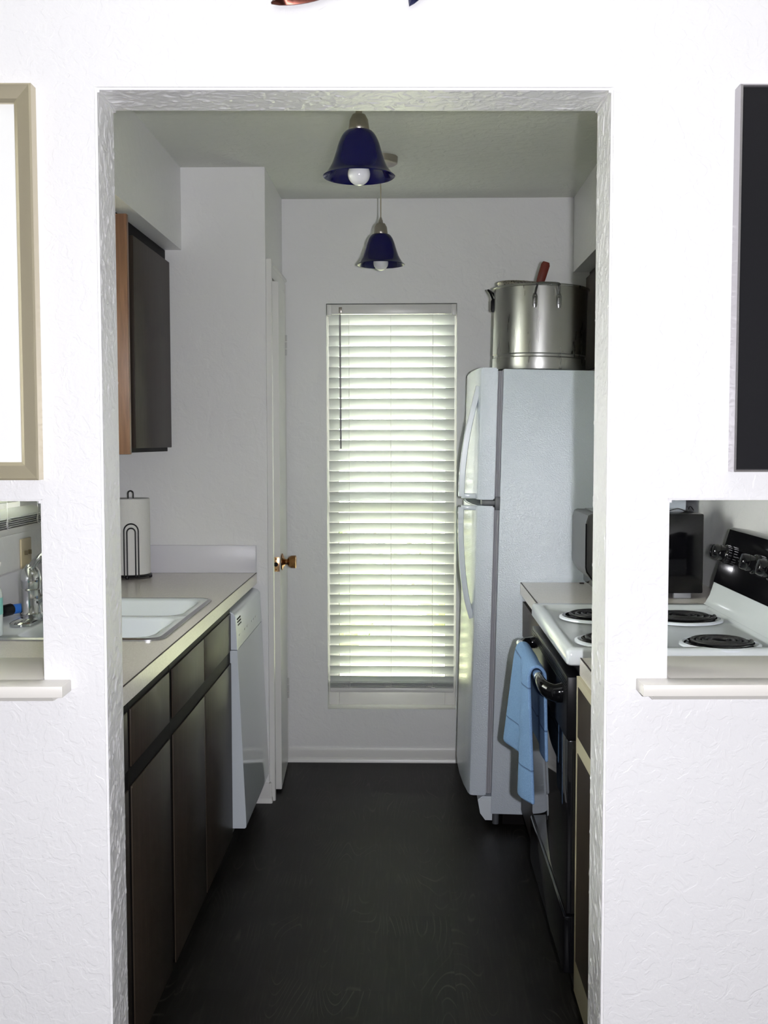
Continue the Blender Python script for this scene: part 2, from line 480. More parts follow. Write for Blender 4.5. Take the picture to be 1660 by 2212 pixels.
bm = B(); box(bm, 0.697, XR, 2.07, YB, 2.120, CEILZ); struct('wall_right_soffit', bm, KWALL, label='soffit over the right cabinets')

# baseboards
def baseboard_prof(h):
    return [(0, 0), (0, h), (-0.006, h), (-0.009, h - 0.012), (-0.009, 0.022), (-0.014, 0.016), (-0.016, 0.0)]
bm = B(); poly_prism(bm, [(YB + p[0], p[1]) for p in baseboard_prof(0.062)], 'x', XP, XR)
struct('baseboard_back', bm, TRIMW, label='white baseboard under the tall window')
bm = B()
poly_prism(bm, [(YP + p[0] , p[1]) for p in baseboard_prof(0.078)], 'x', -0.66, XP + 0.010)
poly_prism(bm, [(XP - p[0] * 0.8, p[1]) for p in baseboard_prof(0.078)], 'y', YP - 0.012, YP + 0.012)
struct('baseboard_pantry', bm, TRIMW, label='short white baseboard at the foot of the pantry wall')

# pass-through sills
def sill(name, x0, x1, cut_left, label):
    bm = B(); y0, y1, z1 = 1.845, 2.10, 0.986; z0 = z1 - 0.020
    box(bm, x0, x1, y0, YF + 0.001, z0, z1, 0.0015)
    xa, xb = (x0 + 0.056, x1) if cut_left else (x0, x1 - 0.041)
    if cut_left: xa = 0.4595; xb = 0.974
    else: xa = -1.154; xb = -0.646
    box(bm, xa, xb, YF - 0.002, y1, z0, z1, 0.001)
    m0 = x0 + 0.022 if cut_left else x0; m1 = x1 if cut_left else x1 - 0.022
    poly_prism(bm, [(YF + 0.001, z0), (y0 + 0.012, z0), (y0 + 0.022, z0 - 0.010), (YF + 0.001, z0 - 0.012)], 'x', m0, m1)
    FW(struct(name, bm, SILLW, label=label, angle=30))
sill('trim_1', -1.30, -0.592, False, 'white ledge board under the left pass-through')
sill('trim_2', 0.398, 1.15, True, 'white ledge board under the right pass-through')

# windows
def window(name, axis, a0, a1, z0, z1, c, label):
    """frame and pane filling an opening; axis 'y' = opening in a wall facing -y"""
    def bxx(bm, u0, u1, d0, d1, za, zb):
        if axis == 'y': box(bm, u0, u1, d0, d1, za, zb, 0.002)
        else: box(bm, d0, d1, u0, u1, za, zb, 0.002)
    bm = B(); t = 0.045; d = c
    bxx(bm, a0, a0 + t, d, d + 0.04, z0, z1); bxx(bm, a1 - t, a1, d, d + 0.04, z0, z1)
    bxx(bm, a0 + t, a1 - t, d, d + 0.04, z0, z0 + t + (0.045 if axis == 'y' else 0)); bxx(bm, a0 + t, a1 - t, d, d + 0.04, z1 - t, z1)
    zm = (z0 + z1) / 2
    bxx(bm, a0 + t, a1 - t, d, d + 0.03, zm - 0.02, zm + 0.02)
    fr = struct(name, bm, TRIMW, label=label)
    bm = B(); bxx(bm, a0 + t, a1 - t, d + 0.018, d + 0.020, z0 + t, z1 - t)
    struct('window_pane', bm, PANE, fr)
window('window_1', 'y', bx0, bx1, bz0, bz1, YB + 0.085, 'tall narrow white window at the end of the kitchen')
window('window_2', 'x', WY0, WY1, WZ0, WZ1, XL - 0.115, 'window over the sink')

# ground and foliage outdoors
bm = B(); box(bm, -14, 10, 4.95, 22, -0.25, -0.15); box(bm, -14, -2.7, -4, 4.95, -0.25, -0.15)
tag(struct('ground', bm, LAWN), 'sunlit lawn outside the windows', None)
def shrub(x, y, z, r, label, n=260):
    bm = B()
    for i in range(n):
        t = random.random() * 2 * pi; p = math.acos(2 * random.random() - 1); rr = r * (0.75 + 0.3 * random.random())
        c = Vector((x + rr * sin(p) * cos(t), y + rr * sin(p) * sin(t), z + rr * 0.9 * cos(p)))
        a = Vector((random.gauss(0, 1), random.gauss(0, 1), random.gauss(0, 1))).normalized() * 0.12 * r; b_ = a.orthogonal().normalized() * 0.05 * r
        bm.faces.new([bm.verts.new(c - a), bm.verts.new(c + b_), bm.verts.new(c + a), bm.verts.new(c - b_)])
    lathe(bm, [(0.001, -0.17 - z), (r * 0.3, -0.16 - z), (r * 0.7, -0.5 * r), (r * 0.72, 0), (r * 0.5, 0.5 * r), (0, 0.7 * r)], (x, y, z), 12)
    tag(obj('shrub', bm, HEDGE, smooth=False), label, 'shrub', 'shrubs outside the window')
shrub(-0.55, 8.3, 0.35, 0.5, 'green shrub outside seen between the lower blind slats, left of centre')
shrub(0.35, 9.3, 0.3, 0.45, 'green shrub outside seen between the lower blind slats, right of centre')

# ------------------------------------------------------------------ blinds
def make_blind(root_name, label, cat, ax, u0, u1, zt, zb, c, nslat, pitch, z_first, tilt, wand, cords, group=None, extra_stack=0):
    """ax 'y': slats run along x, room is towards -y; ax 'x': slats run along y, room is towards +x (mapped)"""
    def mp(u, d, z):   # d: distance towards the outside
        return (u, c + d, z) if ax == 'y' else (c - d, u, z)
    root = thing(root_name, label, cat, mp((u0 + u1) / 2, 0, zb))
    def bb(bm, ua, ub, da, db, za, zb_, bev=0.0015):
        p = mp(ua, da, za); q = mp(ub, db, zb_)
        box(bm, min(p[0], q[0]), max(p[0], q[0]), min(p[1], q[1]), max(p[1], q[1]), za, zb_, bev)
    bm = B(); bb(bm, u0, u1, -0.012, 0.045, zt - 0.040, zt)
    bb(bm, u0, u0 + 0.020, -0.014, 0.04, zt - 0.046, zt); bb(bm, u1 - 0.020, u1, -0.014, 0.04, zt - 0.046, zt)
    obj('head_rail', bm, TRIMW, root)
    bm = B(); hw = 0.0255; tk = 0.0014
    def slat(zc, ang, dz=0.0):
        dx, dz_ = cos(ang), -sin(ang)
        P = []
        for k in range(7):
            s = -1 + 2 * k / 6; bow = 0.0018 * (1 - s * s)
            P.append((0.018 + s * hw * dx + bow * sin(ang), zc + s * hw * dz_ + bow * cos(ang)))
        lo = [(p[0] - tk * sin(ang), p[1] - tk * cos(ang)) for p in P]
        ring = P + lo[::-1]
        V0 = [bm.verts.new(mp(u0 + 0.006, p[0], p[1])) for p in ring]; V1 = [bm.verts.new(mp(u1 - 0.006, p[0], p[1] + dz)) for p in ring]
        n = len(ring); fs = [bm.faces.new(V0), bm.faces.new(V1[::-1])]
        for i in range(n): fs.append(bm.faces.new((V0[i], V0[(i + 1) % n], V1[(i + 1) % n], V1[i])))
        bmesh.ops.recalc_face_normals(bm, faces=fs)
    for i in range(nslat):
        slat(z_first - i * pitch, tilt + random.uniform(-0.008, 0.008), -0.0015 * i / nslat)
    obj('slats', bm, SLAT, root)
    zst = zb + 0.018
    if extra_stack:
        bm2 = bm = B()
        for i in range(extra_stack): slat(zst + 0.006 + i * 0.0058, 0.05)
        obj('stacked_slats', bm, SLAT, root)
    bm = B(); bb(bm, u0 + 0.006, u1 - 0.006, -0.008, 0.043, zb, zb + 0.020, 0.004); obj('bottom_rail', bm, TRIMW, root)
    for cu in cords:
        bm = B()
        tube(bm, [mp(cu, -0.010, zt - 0.03), mp(cu, -0.010, zb + 0.02)], 0.0008, 6)
        tube(bm, [mp(cu, 0.046, zt - 0.03), mp(cu, 0.046, zb + 0.02)], 0.0008, 6)
        for q in range(3):   # slack loops of ladder string at the bottom
            r0 = 0.010 + 0.004 * q
            tube(bm, [mp(cu + r0 * cos(t) * 1.2 - 0.003 * q, -0.014 - 0.001 * q, zb + 0.034 + r0 * sin(t)) for t in [0.6 + k * 0.5 for k in range(11)]], 0.0006, 5)
        obj('ladder_cord', bm, TRIMW, root)
    if wand:
        wu, wz = wand
        bm = B(); bb(bm, wu - 0.007, wu + 0.007, -0.016, -0.012, zt - 0.036, zt - 0.012, 0.0005); obj('tilt_bracket', bm, NICKEL, root)
        bm = B(); tube(bm, [mp(wu, -0.020, zt - 0.026), mp(wu, -0.030, zt - 0.045)], 0.0015, 6)
        tube(bm, [mp(wu, -0.030, zt - 0.045), mp(wu - 0.001, -0.028, zt - 0.06), mp(wu + 0.001, -0.026, wz)], 0.0042, 6); obj('tilt_wand', bm, pmat('grey_wand', (0.33, 0.32, 0.34), 0.3), root)
    return root
make_blind('window_blind', 'white slatted blind hanging in the tall narrow window at the end of the kitchen', 'blind', 'y',
           bx0 + 0.003, bx1 - 0.003, 1.988, 0.307, YB + 0.012, 36, 0.0448, 1.926, radians(54), (-0.296, 1.372), (-0.260, -0.080, 0.100), extra_stack=4)
make_blind('window_blind', 'white slatted blind over the sink, its bottom rail seen through the left pass-through', 'blind', 'x',
           WY0 - 0.04, WY1 + 0.035, 2.10, 1.135, XL + 0.014 + 0.025, 19, 0.0448, 2.003, radians(-24), None, (2.36, 2.85, 3.10, 3.355), extra_stack=5)
BL2 = [o for o in bpy.data.objects if o.name.startswith('window_blind')][-1]
for ch in BL2.children:   # sits outside the reveal, clear of the wall
    ch.location.x += 0.032

# ------------------------------------------------------------------ pantry door
HINGE = pmat('painted_hinge', (0.62, 0.61, 0.60), 0.35)
root = thing('door_1', None, None, (XP + 0.02, 4.52, 0.012)); root['kind'] = 'structure'; root['label'] = 'narrow white pantry door standing slightly proud of its frame'
bm = B(); poly_prism(bm, [(XP + 0.003, 4.34), (XP + 0.034, 4.34), (XP + 0.018, 4.705), (XP + 0.001, 4.705)], 'z', 0.012, 2.026, 0.002); obj('door_slab', bm, TRIMW, root)
bm = B(); box(bm, -0.5415, -0.5135, 4.3375, 4.3405, 0.889, 0.947, 0.001)
lp = obj('latch_plate', bm, BRASS, root); lp['label'] = 'brass latch plate'
bm = B(); lathe(bm, [(0, 0), (0.0085, 0), (0.0085, -0.006), (0.006, -0.008), (0, -0.008)], (-0.5275, 4.3372, 0.918), 16, axis='y')
obj('latch_bolt', bm, BLKS, lp)
bm = B()
for zz in (0.939, 0.897): lathe(bm, [(0, -0.0010), (0.0030, -0.0008), (0.0034, 0)], (-0.5275, 4.3372, zz), 12, axis='y')
obj('screw', bm, BRASSD, lp)
bm = B(); prof = [(0.0, 0.0), (0.034, 0.0), (0.033, 0.004), (0.016, 0.010), (0.011, 0.016), (0.011, 0.022), (0.020, 0.028), (0.025, 0.038), (0.026, 0.056), (0.022, 0.058), (0, 0.056)]
lathe(bm, prof, (XP + 0.034, 4.395, 0.922), 32, axis='x'); kb = obj('door_knob', bm, BRASSD, root); kb['label'] = 'aged brass knob'
for zz in (1.81, 0.34):
    bm = B(); box(bm, -0.5445, -0.529, 4.7055, 4.7085, zz - 0.045, zz + 0.045, 0.0005)
    for k in range(3): tube(bm, [(-0.5245, 4.711, zz - 0.043 + k * 0.03), (-0.5245, 4.711, zz - 0.017 + k * 0.03)], 0.005, 10)
    obj('hinge', bm, HINGE, root)
bm = B()
prof_c = [(0, 0), (0.020, 0), (0.022, 0.010), (0.014, 0.014), (0.016, 0.045), (0.010, 0.055), (0, 0.055)]
poly_prism(bm, [(XP + p[0], YP + 0.018 + p[1]) for p in prof_c], 'z', 0.0, 2.095)
poly_prism(bm, [(XP + p[0] * 0.75, YB - 0.003 - p[1]) for p in prof_c], 'z', 0.0, 2.07)
poly_prism(bm, [(XP + p[0] * 0.9, 2.095 - p[1]) for p in prof_c], 'y', YP + 0.06, YB - 0.004)
struct('trim_3', bm, TRIMW, label='white door casing around the pantry door')

# ------------------------------------------------------------------ upper cabinets
root = thing('upper_cabinet', 'dark brown wall cabinet with copper-brown end panel hung under the left soffit', 'cabinet', (-1.06, 3.85, 1.365))
bm = B(); box(bm, XL + 0.002, -0.925, 3.515, 4.213, 1.366, 2.124, 0.001); obj('body', bm, CABK, root)
bm = B(); box(bm, XL + 0.002, -0.886, 3.490, 3.512, 1.362, 2.115, 0.002); e = obj('end_panel', bm, COPPER, root); e['label'] = 'copper-brown end panel'
bm = B(); box(bm, -0.924, -0.904, 3.642, 4.190, 1.381, 2.076, 0.002); obj('door', bm, CABD, root)
root = thing('upper_cabinet', 'dark brown wall cabinet over the refrigerator behind the stock pot', 'cabinet', (0.9, 4.4, 1.68))
bm = B(); box(bm, 0.765, XR - 0.002, 3.96, 4.765, 1.685, 2.118, 0.001); obj('body', bm, CAB, root)
bm = B(); box(bm, 0.745, 0.764, 4.335, 4.735, 1.70, 2.09, 0.002); obj('door', bm, CABD, root)
bm = B(); box(bm, 0.745, 0.764, 3.98, 4.325, 1.70, 2.09, 0.002); obj('door', bm, CABD, root)

# ------------------------------------------------------------------ left base cabinets
XC = -0.593       # carcase front; door faces stand proud of it
def base_unit(label, y0, y1, fronts, left=True, carc=CABK):
    """fronts: list of (y0, y1) door/drawer columns"""
    s = 1 if left else -1
    if left: root = thing('base_cabinet', label, 'cabinet', (-0.9, (y0 + y1) / 2, 0)); xa, xb = XL + 0.003, XC
    else: root = thing('base_cabinet', label, 'cabinet', (0.72, (y0 + y1) / 2, 0)); xa, xb = 0.418, XR - 0.003
    bm = B()
    if left: 
        zt = 0.70 if 'sink' in label and 'two-door' in label else 0.858
        box(bm, xa, xb, y0, y1, 0.10, zt)
        if zt < 0.8: box(bm, xb - 0.018, xb, y0, y1, zt, 0.858)
        obj('body', bm, carc, root)
        bm = B(); box(bm, xa, xb - 0.06, y0, y1, 0.0, 0.10); obj('toe_kick', bm, CABK, root)
    else:
        box(bm, xa, xb, y0, y1, 0.10, 0.858); obj('body', bm, carc, root)
        bm = B(); box(bm, xa + 0.06, xb, y0, y1, 0.0, 0.10); obj('toe_kick', bm, CABK, root)
    for (a, b) in fronts:
        if left: f0, f1 = XC + 0.0005, XC + 0.004
        else: f0, f1 = 0.400, 0.4175
        bm = B(); box(bm, f0, f1, a, b, 0.714, 0.838, 0.001); obj('drawer_front', bm, CABD, root)
        bm = B()
        # finger-pull bevel along the top of the door
        box(bm, f0, f1, a, b, 0.088, 0.672, 0.001); obj('door', bm, CABD, root)
    return root
base_unit('dark brown base cabinet nearest the doorway on the left, only a sliver showing', 2.06, 2.279, [(2.07, 2.264)])
base_unit('dark brown single-door base cabinet, left run, between the doorway sliver and the sink cabinet', 2.281, 2.679, [(2.291, 2.665)])
base_unit('dark brown two-door base cabinet under the white sink', 2.681, 3.604, [(2.703, 3.124), (3.135, 3.600)])

# ------------------------------------------------------------------ left countertop and sink
root = thing('countertop', 'long beige laminate countertop along the left wall holding the sink', 'countertop', (-0.9, 3.1, 0.86))
sx0, sx1, sy0, sy1 = -1.145, -0.640, 2.757, 3.475
bm = B()
box(bm, XL + 0.003, sx0, 2.055, YP - 0.002, 0.861, 0.900); box(bm, sx1, -0.589, 2.055, YP - 0.002, 0.861, 0.900)
box(bm, sx0, sx1, 2.055, sy0, 0.861, 0.900); box(bm, sx0, sx1, sy1, YP - 0.002, 0.861, 0.900)
obj('top', bm, LAM, root, smooth=False)
bm = B(); box(bm, -0.589, -0.5865, 2.055, YP - 0.002, 0.8595, 0.8985); obj('front_edge', bm, LAM, root)
bm = B(); box(bm, -0.590, -0.5872, 2.055, YP - 0.002, 0.8986, 0.9002); obj('edge_seam', bm, SEAM, root)
bm = B(); box(bm, XL + 0.02, -0.588, YP - 0.018, YP - 0.002, 0.9003, 1.006, 0.001); obj('end_splash', bm, LAMS, root)
bm = B(); box(bm, XL + 0.003, XL + 0.019, 2.055, YP - 0.002, 0.9003, 1.006, 0.001); obj('back_splash', bm, LAMS, root)

root = thing('sink', 'white double-bowl drop-in sink with steel rim in the left countertop', 'sink', (-0.89, 3.11, 0.90))
bm = B(); o0 = rrect(-1.160, -0.624, 2.742, 3.490, 0.045); o1 = rrect(-1.150, -0.634, 2.752, 3.480, 0.038)
L3 = lambda o, z: [(p[0], p[1], z) for p in o]
loops(bm, [L3(o0, 0.9003), L3(o0, 0.9035), L3(o1, 0.9065), L3(o1, 0.9005)]); obj('steel_rim', bm, STEELR, root)
def bowl(y0, y1, rad_out, bx0_, bx1_, by0, by1, depth):
    bm = B()
    a = rrect(-1.150, -0.634, y0, y1, rad_out); b = rrect(bx0_, bx1_, by0, by1, 0.05)
    c = rrect(bx0_ + 0.006, bx1_ - 0.006, by0 + 0.006, by1 - 0.006, 0.048); d = rrect(bx0_ + 0.022, bx1_ - 0.022, by0 + 0.022, by1 - 0.022, 0.045)
    e = rrect(bx0_ + 0.05, bx1_ - 0.05, by0 + 0.05, by1 - 0.05, 0.03)
    loops(bm, [L3(a, 0.9050), L3(b, 0.9040), L3(c, 0.897), L3(d, 0.905 - depth + 0.03), L3(e, 0.905 - depth)], cap_last=True)
    bmesh.ops.recalc_face_normals(bm, faces=bm.faces)
    for f in bm.faces: f.normal_flip()
    return obj('bowl', bm, PORC, root, angle=50)
b1 = bowl(3.112, 3.480, (0.001, 0.001, 0.038, 0.038), -1.02, -0.655, 3.128, 3.458, 0.19)
b2 = bowl(2.752, 3.112, (0.038, 0.038, 0.001, 0.001), -1.02, -0.655, 2.774, 3.096, 0.19)
for yy in (3.29, 2.935):
    bm = B(); lathe(bm, [(0.0, 0.0), (0.03, 0.001), (0.04, 0.004), (0.042, 0.001)], (-0.84, yy, 0.7155), 24); obj('drain', bm, CHROME, root)

root = thing('faucet', 'chrome single-lever kitchen faucet behind the sink, half seen through left pass-through', 'faucet', (-1.075, 3.03, 0.906))
bm = B(); ol = rrect(-1.105, -1.045, 2.915, 3.145, 0.029); ol2 = rrect(-1.098, -1.052, 2.922, 3.138, 0.022)
loops(bm, [L3(ol, 0.9055), L3(ol, 0.912), L3(ol2, 0.917)], cap_last=True); obj('deck_plate', bm, CHROME, root)
bm = B(); lathe(bm, [(0.030, 0.0), (0.031, 0.012), (0.0265, 0.018), (0.0265, 0.075), (0.0275, 0.079), (0.0255, 0.082), (0.0265, 0.086), (0.0275, 0.100), (0.0285, 0.108), (0.024, 0.13), (0.012, 0.148), (0, 0.152)], (-1.075, 3.03, 0.914), 36); obj('body', bm, CHROME, root)
bm = B(); p = smooth_path([(-1.075, 3.03, 1.05), (-1.055, 3.035, 1.078), (-1.02, 3.04, 1.100), (-0.965, 3.045, 1.112), (-0.93, 3.05, 1.112)], 6)
tube(bm, p, [0.022 - 0.014 * (i / (len(p) - 1)) ** 0.6 for i in range(len(p))], 14, flat=(0.6, 1.0)); obj('lever', bm, CHROME, root)
bm = B(); p = smooth_path([(-1.06, 3.03, 0.955), (-1.03, 3.035, 0.975), (-0.99, 3.04, 1.0), (-0.93, 3.05, 1.02), (-0.885, 3.055, 1.005), (-0.872, 3.056, 0.985)], 6)
tube(bm, p, 0.0125, 14); obj('spout', bm, CHROME, root); root.location.x += 0.023

root = thing('soap_bottle', 'clear soap bottle with teal label standing on the left corner of the sink', 'soap bottle', (-1.082, 2.79, 0.9055))
bm = B(); lathe(bm, [(0, 0), (0.030, 0), (0.032, 0.004), (0.032, 0.105), (0.028, 0.122), (0.012, 0.135), (0.011, 0.150), (0, 0.150)], (-1.077, 2.79, 0.9055), 32); obj('bottle', bm, CLEARB, root)
bm = B(); lathe(bm, [(0.0325, 0.055), (0.0325, 0.098)], (-1.077, 2.79, 0.9055), 32); lb = obj('label_band', bm, TEAL, root); lb['label'] = 'teal label'
bm = B(); lathe(bm, [(0, 0.150), (0.013, 0.150), (0.013, 0.165), (0.004, 0.168), (0.004, 0.185), (0, 0.185)], (-1.077, 2.79, 0.9055), 20); tube(bm, [(-1.085, 2.79, 1.092), (-1.045, 2.79, 1.088)], 0.006, 8); obj('pump', bm, TRIMW, root)

root = thing('dish_brush', 'black dish brush with blue tip lying by the faucet, seen through left pass-through', 'brush', (-1.11, 2.95, 0.906))
bm = B(); tube(bm, smooth_path([(-1.168, 3.00, 0.9255), (-1.155, 3.04, 0.9255), (-1.137, 3.10, 0.9255)], 4), [0.018] * 4 + [0.017] * 5, 14, flat=(1, 1)); obj('handle', bm, BLKS, root)
bm = B(); tube(bm, [(-1.139, 3.097, 0.925), (-1.132, 3.108, 0.925), (-1.118, 3.130, 0.925), (-1.115, 3.134, 0.925)], [0.012, 0.014, 0.014, 0.009], 16); obj('blue_tip', bm, BLUEP, root)

# outlet on the left wall
root = thing('wall_outlet', 'almond double-switch plate on left wall behind the faucet', 'switch plate', (XL, 3.46, 0.98))
bm = B(); box(bm, XL + 0.0005, XL + 0.007, 3.415, 3.505, 1.000, 1.098, 0.002); obj('plate', bm, BEIGE, root)
for yy in (3.443, 3.478):
    bm = B(); box(bm, XL + 0.007, XL + 0.016, yy - 0.004, yy + 0.004, 1.046, 1.060, 0.001); obj('toggle', bm, pmat('tan_toggle', (0.30, 0.24, 0.15), 0.5), root)

# paper towel holder and roll
pc = (-1.030, 4.055)
root = thing('paper_towel_holder', 'black wire paper towel holder standing at the end of the left counter', 'paper towel holder', (pc[0], pc[1], 0.901))
bm = B(); lathe(bm, [(0, 0.006), (0.072, 0.006), (0.075, 0.010), (0.072, 0.014), (0, 0.014)], (pc[0], pc[1], 0.901), 40); obj('base', bm, BLKM, root)
for k in range(4):
    bm = B()
    a = pi / 4 + k * pi / 2 - 0.78; lathe(bm, [(0, 0), (0.005, 0.001), (0.0065, 0.006), (0.005, 0.011), (0, 0.012)], (pc[0] + 0.07 * cos(a), pc[1] + 0.07 * sin(a), 0.9005), 12)
    obj('foot', bm, BLKM, root)
bm = B(); hx = 0.0095
arc = [(pc[0] - hx, pc[1], 0.915), (pc[0] - hx, pc[1], 1.212)] + [(pc[0] - hx * cos(t), pc[1], 1.212 + hx * sin(t)) for t in [pi * k / 8 for k in range(1, 8)]] + [(pc[0] + hx, pc[1], 1.212), (pc[0] + hx, pc[1], 0.915)]
tube(bm, arc, 0.0026, 8); obj('post', bm, BLKM, root)
bm = B()
for (wr, zt) in ((0.0265, 1.078), (0.0155, 1.073)):
    yy = pc[1] - 0.0735
    tube(bm, [(pc[0] + 0.018 - wr, yy, 0.912), (pc[0] + 0.018 - wr, yy, zt)] + [(pc[0] + 0.018 - wr * cos(t), yy, zt + wr * sin(t)) for t in [pi * k / 12 for k in range(1, 12)]] + [(pc[0] + 0.018 + wr, yy, zt), (pc[0] + 0.018 + wr, yy, 0.912)], 0.0027, 8)
obj('front_arch', bm, BLKM, root)
bm = B(); lathe(bm, [(0.020, 0.0), (0.067, 0.0), (0.069, 0.002), (0.069, 0.277), (0.067, 0.279), (0.020, 0.279), (0.020, 0.0)], (pc[0], pc[1], 0.9155), 48)
tag(obj('paper_towel_roll', bm, PAPER), 'full white paper towel roll on the black wire holder', 'paper towel')

# ------------------------------------------------------------------ dishwasher
root = thing('dishwasher', 'white built-in dishwasher at the far end of the left counter', 'dishwasher', (-0.88, 3.9, 0))
bm = B(); box(bm, XL + 0.01, -0.640, 3.612, YP - 0.004, 0.10, 0.857); obj('tub', bm, CABK, root)
bm = B(); y0, y1 = 3.6065, YP - 0.006
poly_prism(bm, [(-0.638, 0.112), (-0.550, 0.112), (-0.5455, 0.116), (-0.545, 0.13), (-0.5695, 0.712), (-0.638, 0.712)], 'y', y0, y1, 0.0015); obj('door', bm, DWM, root)
bm = B()
poly_prism(bm, [(-0.638, 0.7145), (-0.5695, 0.7145), (-0.575, 0.825), (-0.583, 0.836), (-0.600, 0.842), (-0.638, 0.842)], 'y', y0, y1, 0.0015); cp = obj('control_panel', bm, WGL, root)
bm = B(); 
import itertools
hp = [(-0.5745 + 0.0008, 3.63 + 0.17 * (1 - cos(t)), 0.818 - 0.040 * sin(t)) for t in [pi * k / 14 for k in range(15)]]
f = [bm.verts.new((-0.5722 - (p[2] - 0.7145) * 0.05 + 0.0022, p[1], p[2])) for p in hp]; bk = [bm.verts.new((v.co.x - 0.0035, v.co.y, v.co.z)) for v in f]
bm.faces.new(f); bm.faces.new(bk[::-1])
for i in range(len(f)): bm.faces.new((f[i], f[(i + 1) % len(f)], bk[(i + 1) % len(f)], bk[i]))
bmesh.ops.recalc_face_normals(bm, faces=bm.faces)
obj('handle_pocket', bm, pmat('pocket_grey', (0.52, 0.56, 0.60), 0.3), cp)
bm = B()
for r_i in range(3):
    for c_i in range(3):
        yy = 3.635 + c_i * 0.026 + r_i * 0.008; zz = 0.812 - r_i * 0.011
        box(bm, -0.5765, -0.5722, yy, yy + 0.016, zz - 0.0025, zz + 0.0025)
obj('vent', bm, CABK, cp)
PRG = pmat('print_grey', (0.45, 0.48, 0.50), 0.5)
for i, yy in enumerate((3.66, 3.78, 3.84, 3.95, 4.0, 4.05)):
    bm = B(); box(bm, -0.5735, -0.5702, yy, yy + 0.018, 0.752, 0.757); obj('button', bm, PRG, cp)
bm = B(); box(bm, -0.645, -0.632, 3.61, YP - 0.004, 0.004, 0.100, 0.001); obj('toe_panel', bm, pmat('toe_panel_grey', (0.25, 0.26, 0.28), 0.4), root)

# ------------------------------------------------------------------ right countertops and cabinets
root = thing('countertop', 'short beige laminate countertop between the range and the refrigerator', 'countertop', (0.7, 3.6, 0.86))
bm = B(); box(bm, 0.398, XR - 0.003, 3.303, 3.930, 0.861, 0.900); obj('top', bm, LAM, root)
bm = B(); box(bm, 0.3955, 0.398, 3.303, 3.930, 0.8595, 0.8985); obj('front_edge', bm, LAM, root)
bm = B(); box(bm, 0.3962, 0.3995, 3.303, 3.930, 0.8986, 0.9002); obj('edge_seam', bm, SEAM, root)
bm = B(); box(bm, 0.60, 0.616, 3.885, 3.895, 0.9002, 0.905, 0.002)
tag(obj('crumb', bm, SEAM), 'tiny dark crumb on the far right countertop beside the refrigerator', 'crumb')
root = thing('countertop', 'beige laminate countertop end nearest the doorway on the right', 'countertop', (0.7, 2.3, 0.86))
bm = B(); box(bm, 0.398, XR - 0.003, 2.075, 2.548, 0.861, 0.900); obj('top', bm, LAM, root)
bm = B(); box(bm, 0.3955, 0.398, 2.075, 2.548, 0.8595, 0.8985); obj('front_edge', bm, LAM, root)
bm = B(); box(bm, 0.3962, 0.3995, 2.075, 2.548, 0.8986, 0.9002); obj('edge_seam', bm, SEAM, root)
base_unit('dark brown base cabinet between the range and the refrigerator', 3.306, 3.90, [(3.318, 3.885)], left=False, carc=CAB)
root = thing('base_cabinet', 'dark brown base cabinet with cream frame nearest the doorway on the right', 'cabinet', (0.72, 2.3, 0))
bm = B(); box(bm, 0.3885, XR - 0.003, 2.08, 2.547, 0.105, 0.858, 0.001); obj('body', bm, CREAM, root)
bm = B(); box(bm, 0.480, XR - 0.003, 2.08, 2.545, 0.0, 0.105); obj('toe_kick', bm, CABK, root)
bm = B(); poly_prism(bm, [(0.388, 0.722), (0.387, 0.722), (0.387, 0.838), (0.388, 0.838)], 'y', 2.09, 2.516); obj('drawer_front', bm, CABD, root)
bm = B(); poly_prism(bm, [(0.388, 0.192), (0.387, 0.192), (0.387, 0.684), (0.388, 0.684)], 'y', 2.09, 2.516); obj('door', bm, CABD, root)

# ------------------------------------------------------------------ range
root = thing('kitchen_range', 'electric coil range with white cooktop and black glass oven door on the right', 'stove', (0.70, 2.93, 0))
Y0, Y1 = 2.556, 3.300
bm = B(); box(bm, 0.405, 1.0, Y0 + 0.004, Y1 - 0.002, 0.06, 0.878, 0.001); obj('body', bm, BLKS, root)
# cooktop with raised rim and recessed field
bm = B()
o = rrect(0.366, 0.905, Y0, Y1, 0.012); oi = rrect(0.371, 0.900, Y0 + 0.005, Y1 - 0.005, 0.010)
i0 = rrect(0.392, 0.878, Y0 + 0.035, Y1 - 0.045, 0.03); i1 = rrect(0.400, 0.870, Y0 + 0.043, Y1 - 0.053, 0.026)
loops(bm, [L3(oi, 0.879), L3(o, 0.884), L3(o, 0.912), L3(oi, 0.918), L3(i0, 0.9185), L3(i1, 0.911)], cap_first=True, cap_last=True)
bmesh.ops.recalc_face_normals(bm, faces=bm.faces)
obj('cooktop', bm, ENAM, root, angle=50)
bm = B()
prof = [(0.870, 0.913), (0.882, 0.921), (0.896, 0.945), (0.905, 0.975), (0.912, 0.992), (1.0, 0.992), (1.0, 0.88), (0.906, 0.88), (0.904, 0.913)]
poly_prism(bm, prof, 'y', Y0, Y1, 0.004); obj('backguard_riser', bm, ENAM, root)
bm = B()
poly_prism(bm, [(0.904, 0.985), (0.915, 0.978), (1.005, 0.978), (1.005, 1.140), (0.962, 1.146), (0.950, 1.141)], 'y', Y0 - 0.002, Y1 - 0.006, 0.005)
panel = obj('control_panel', bm, BLKG, root)
nrm = Vector((-(1.141 - 0.985), 0, 0.950 - 0.904)).normalized()
def on_panel(t, y, h=0.0):   # t: 0 bottom .. 1 top
    return Vector((0.904 + (0.950 - 0.904) * t, y, 0.985 + (1.141 - 0.985) * t)) + nrm * h
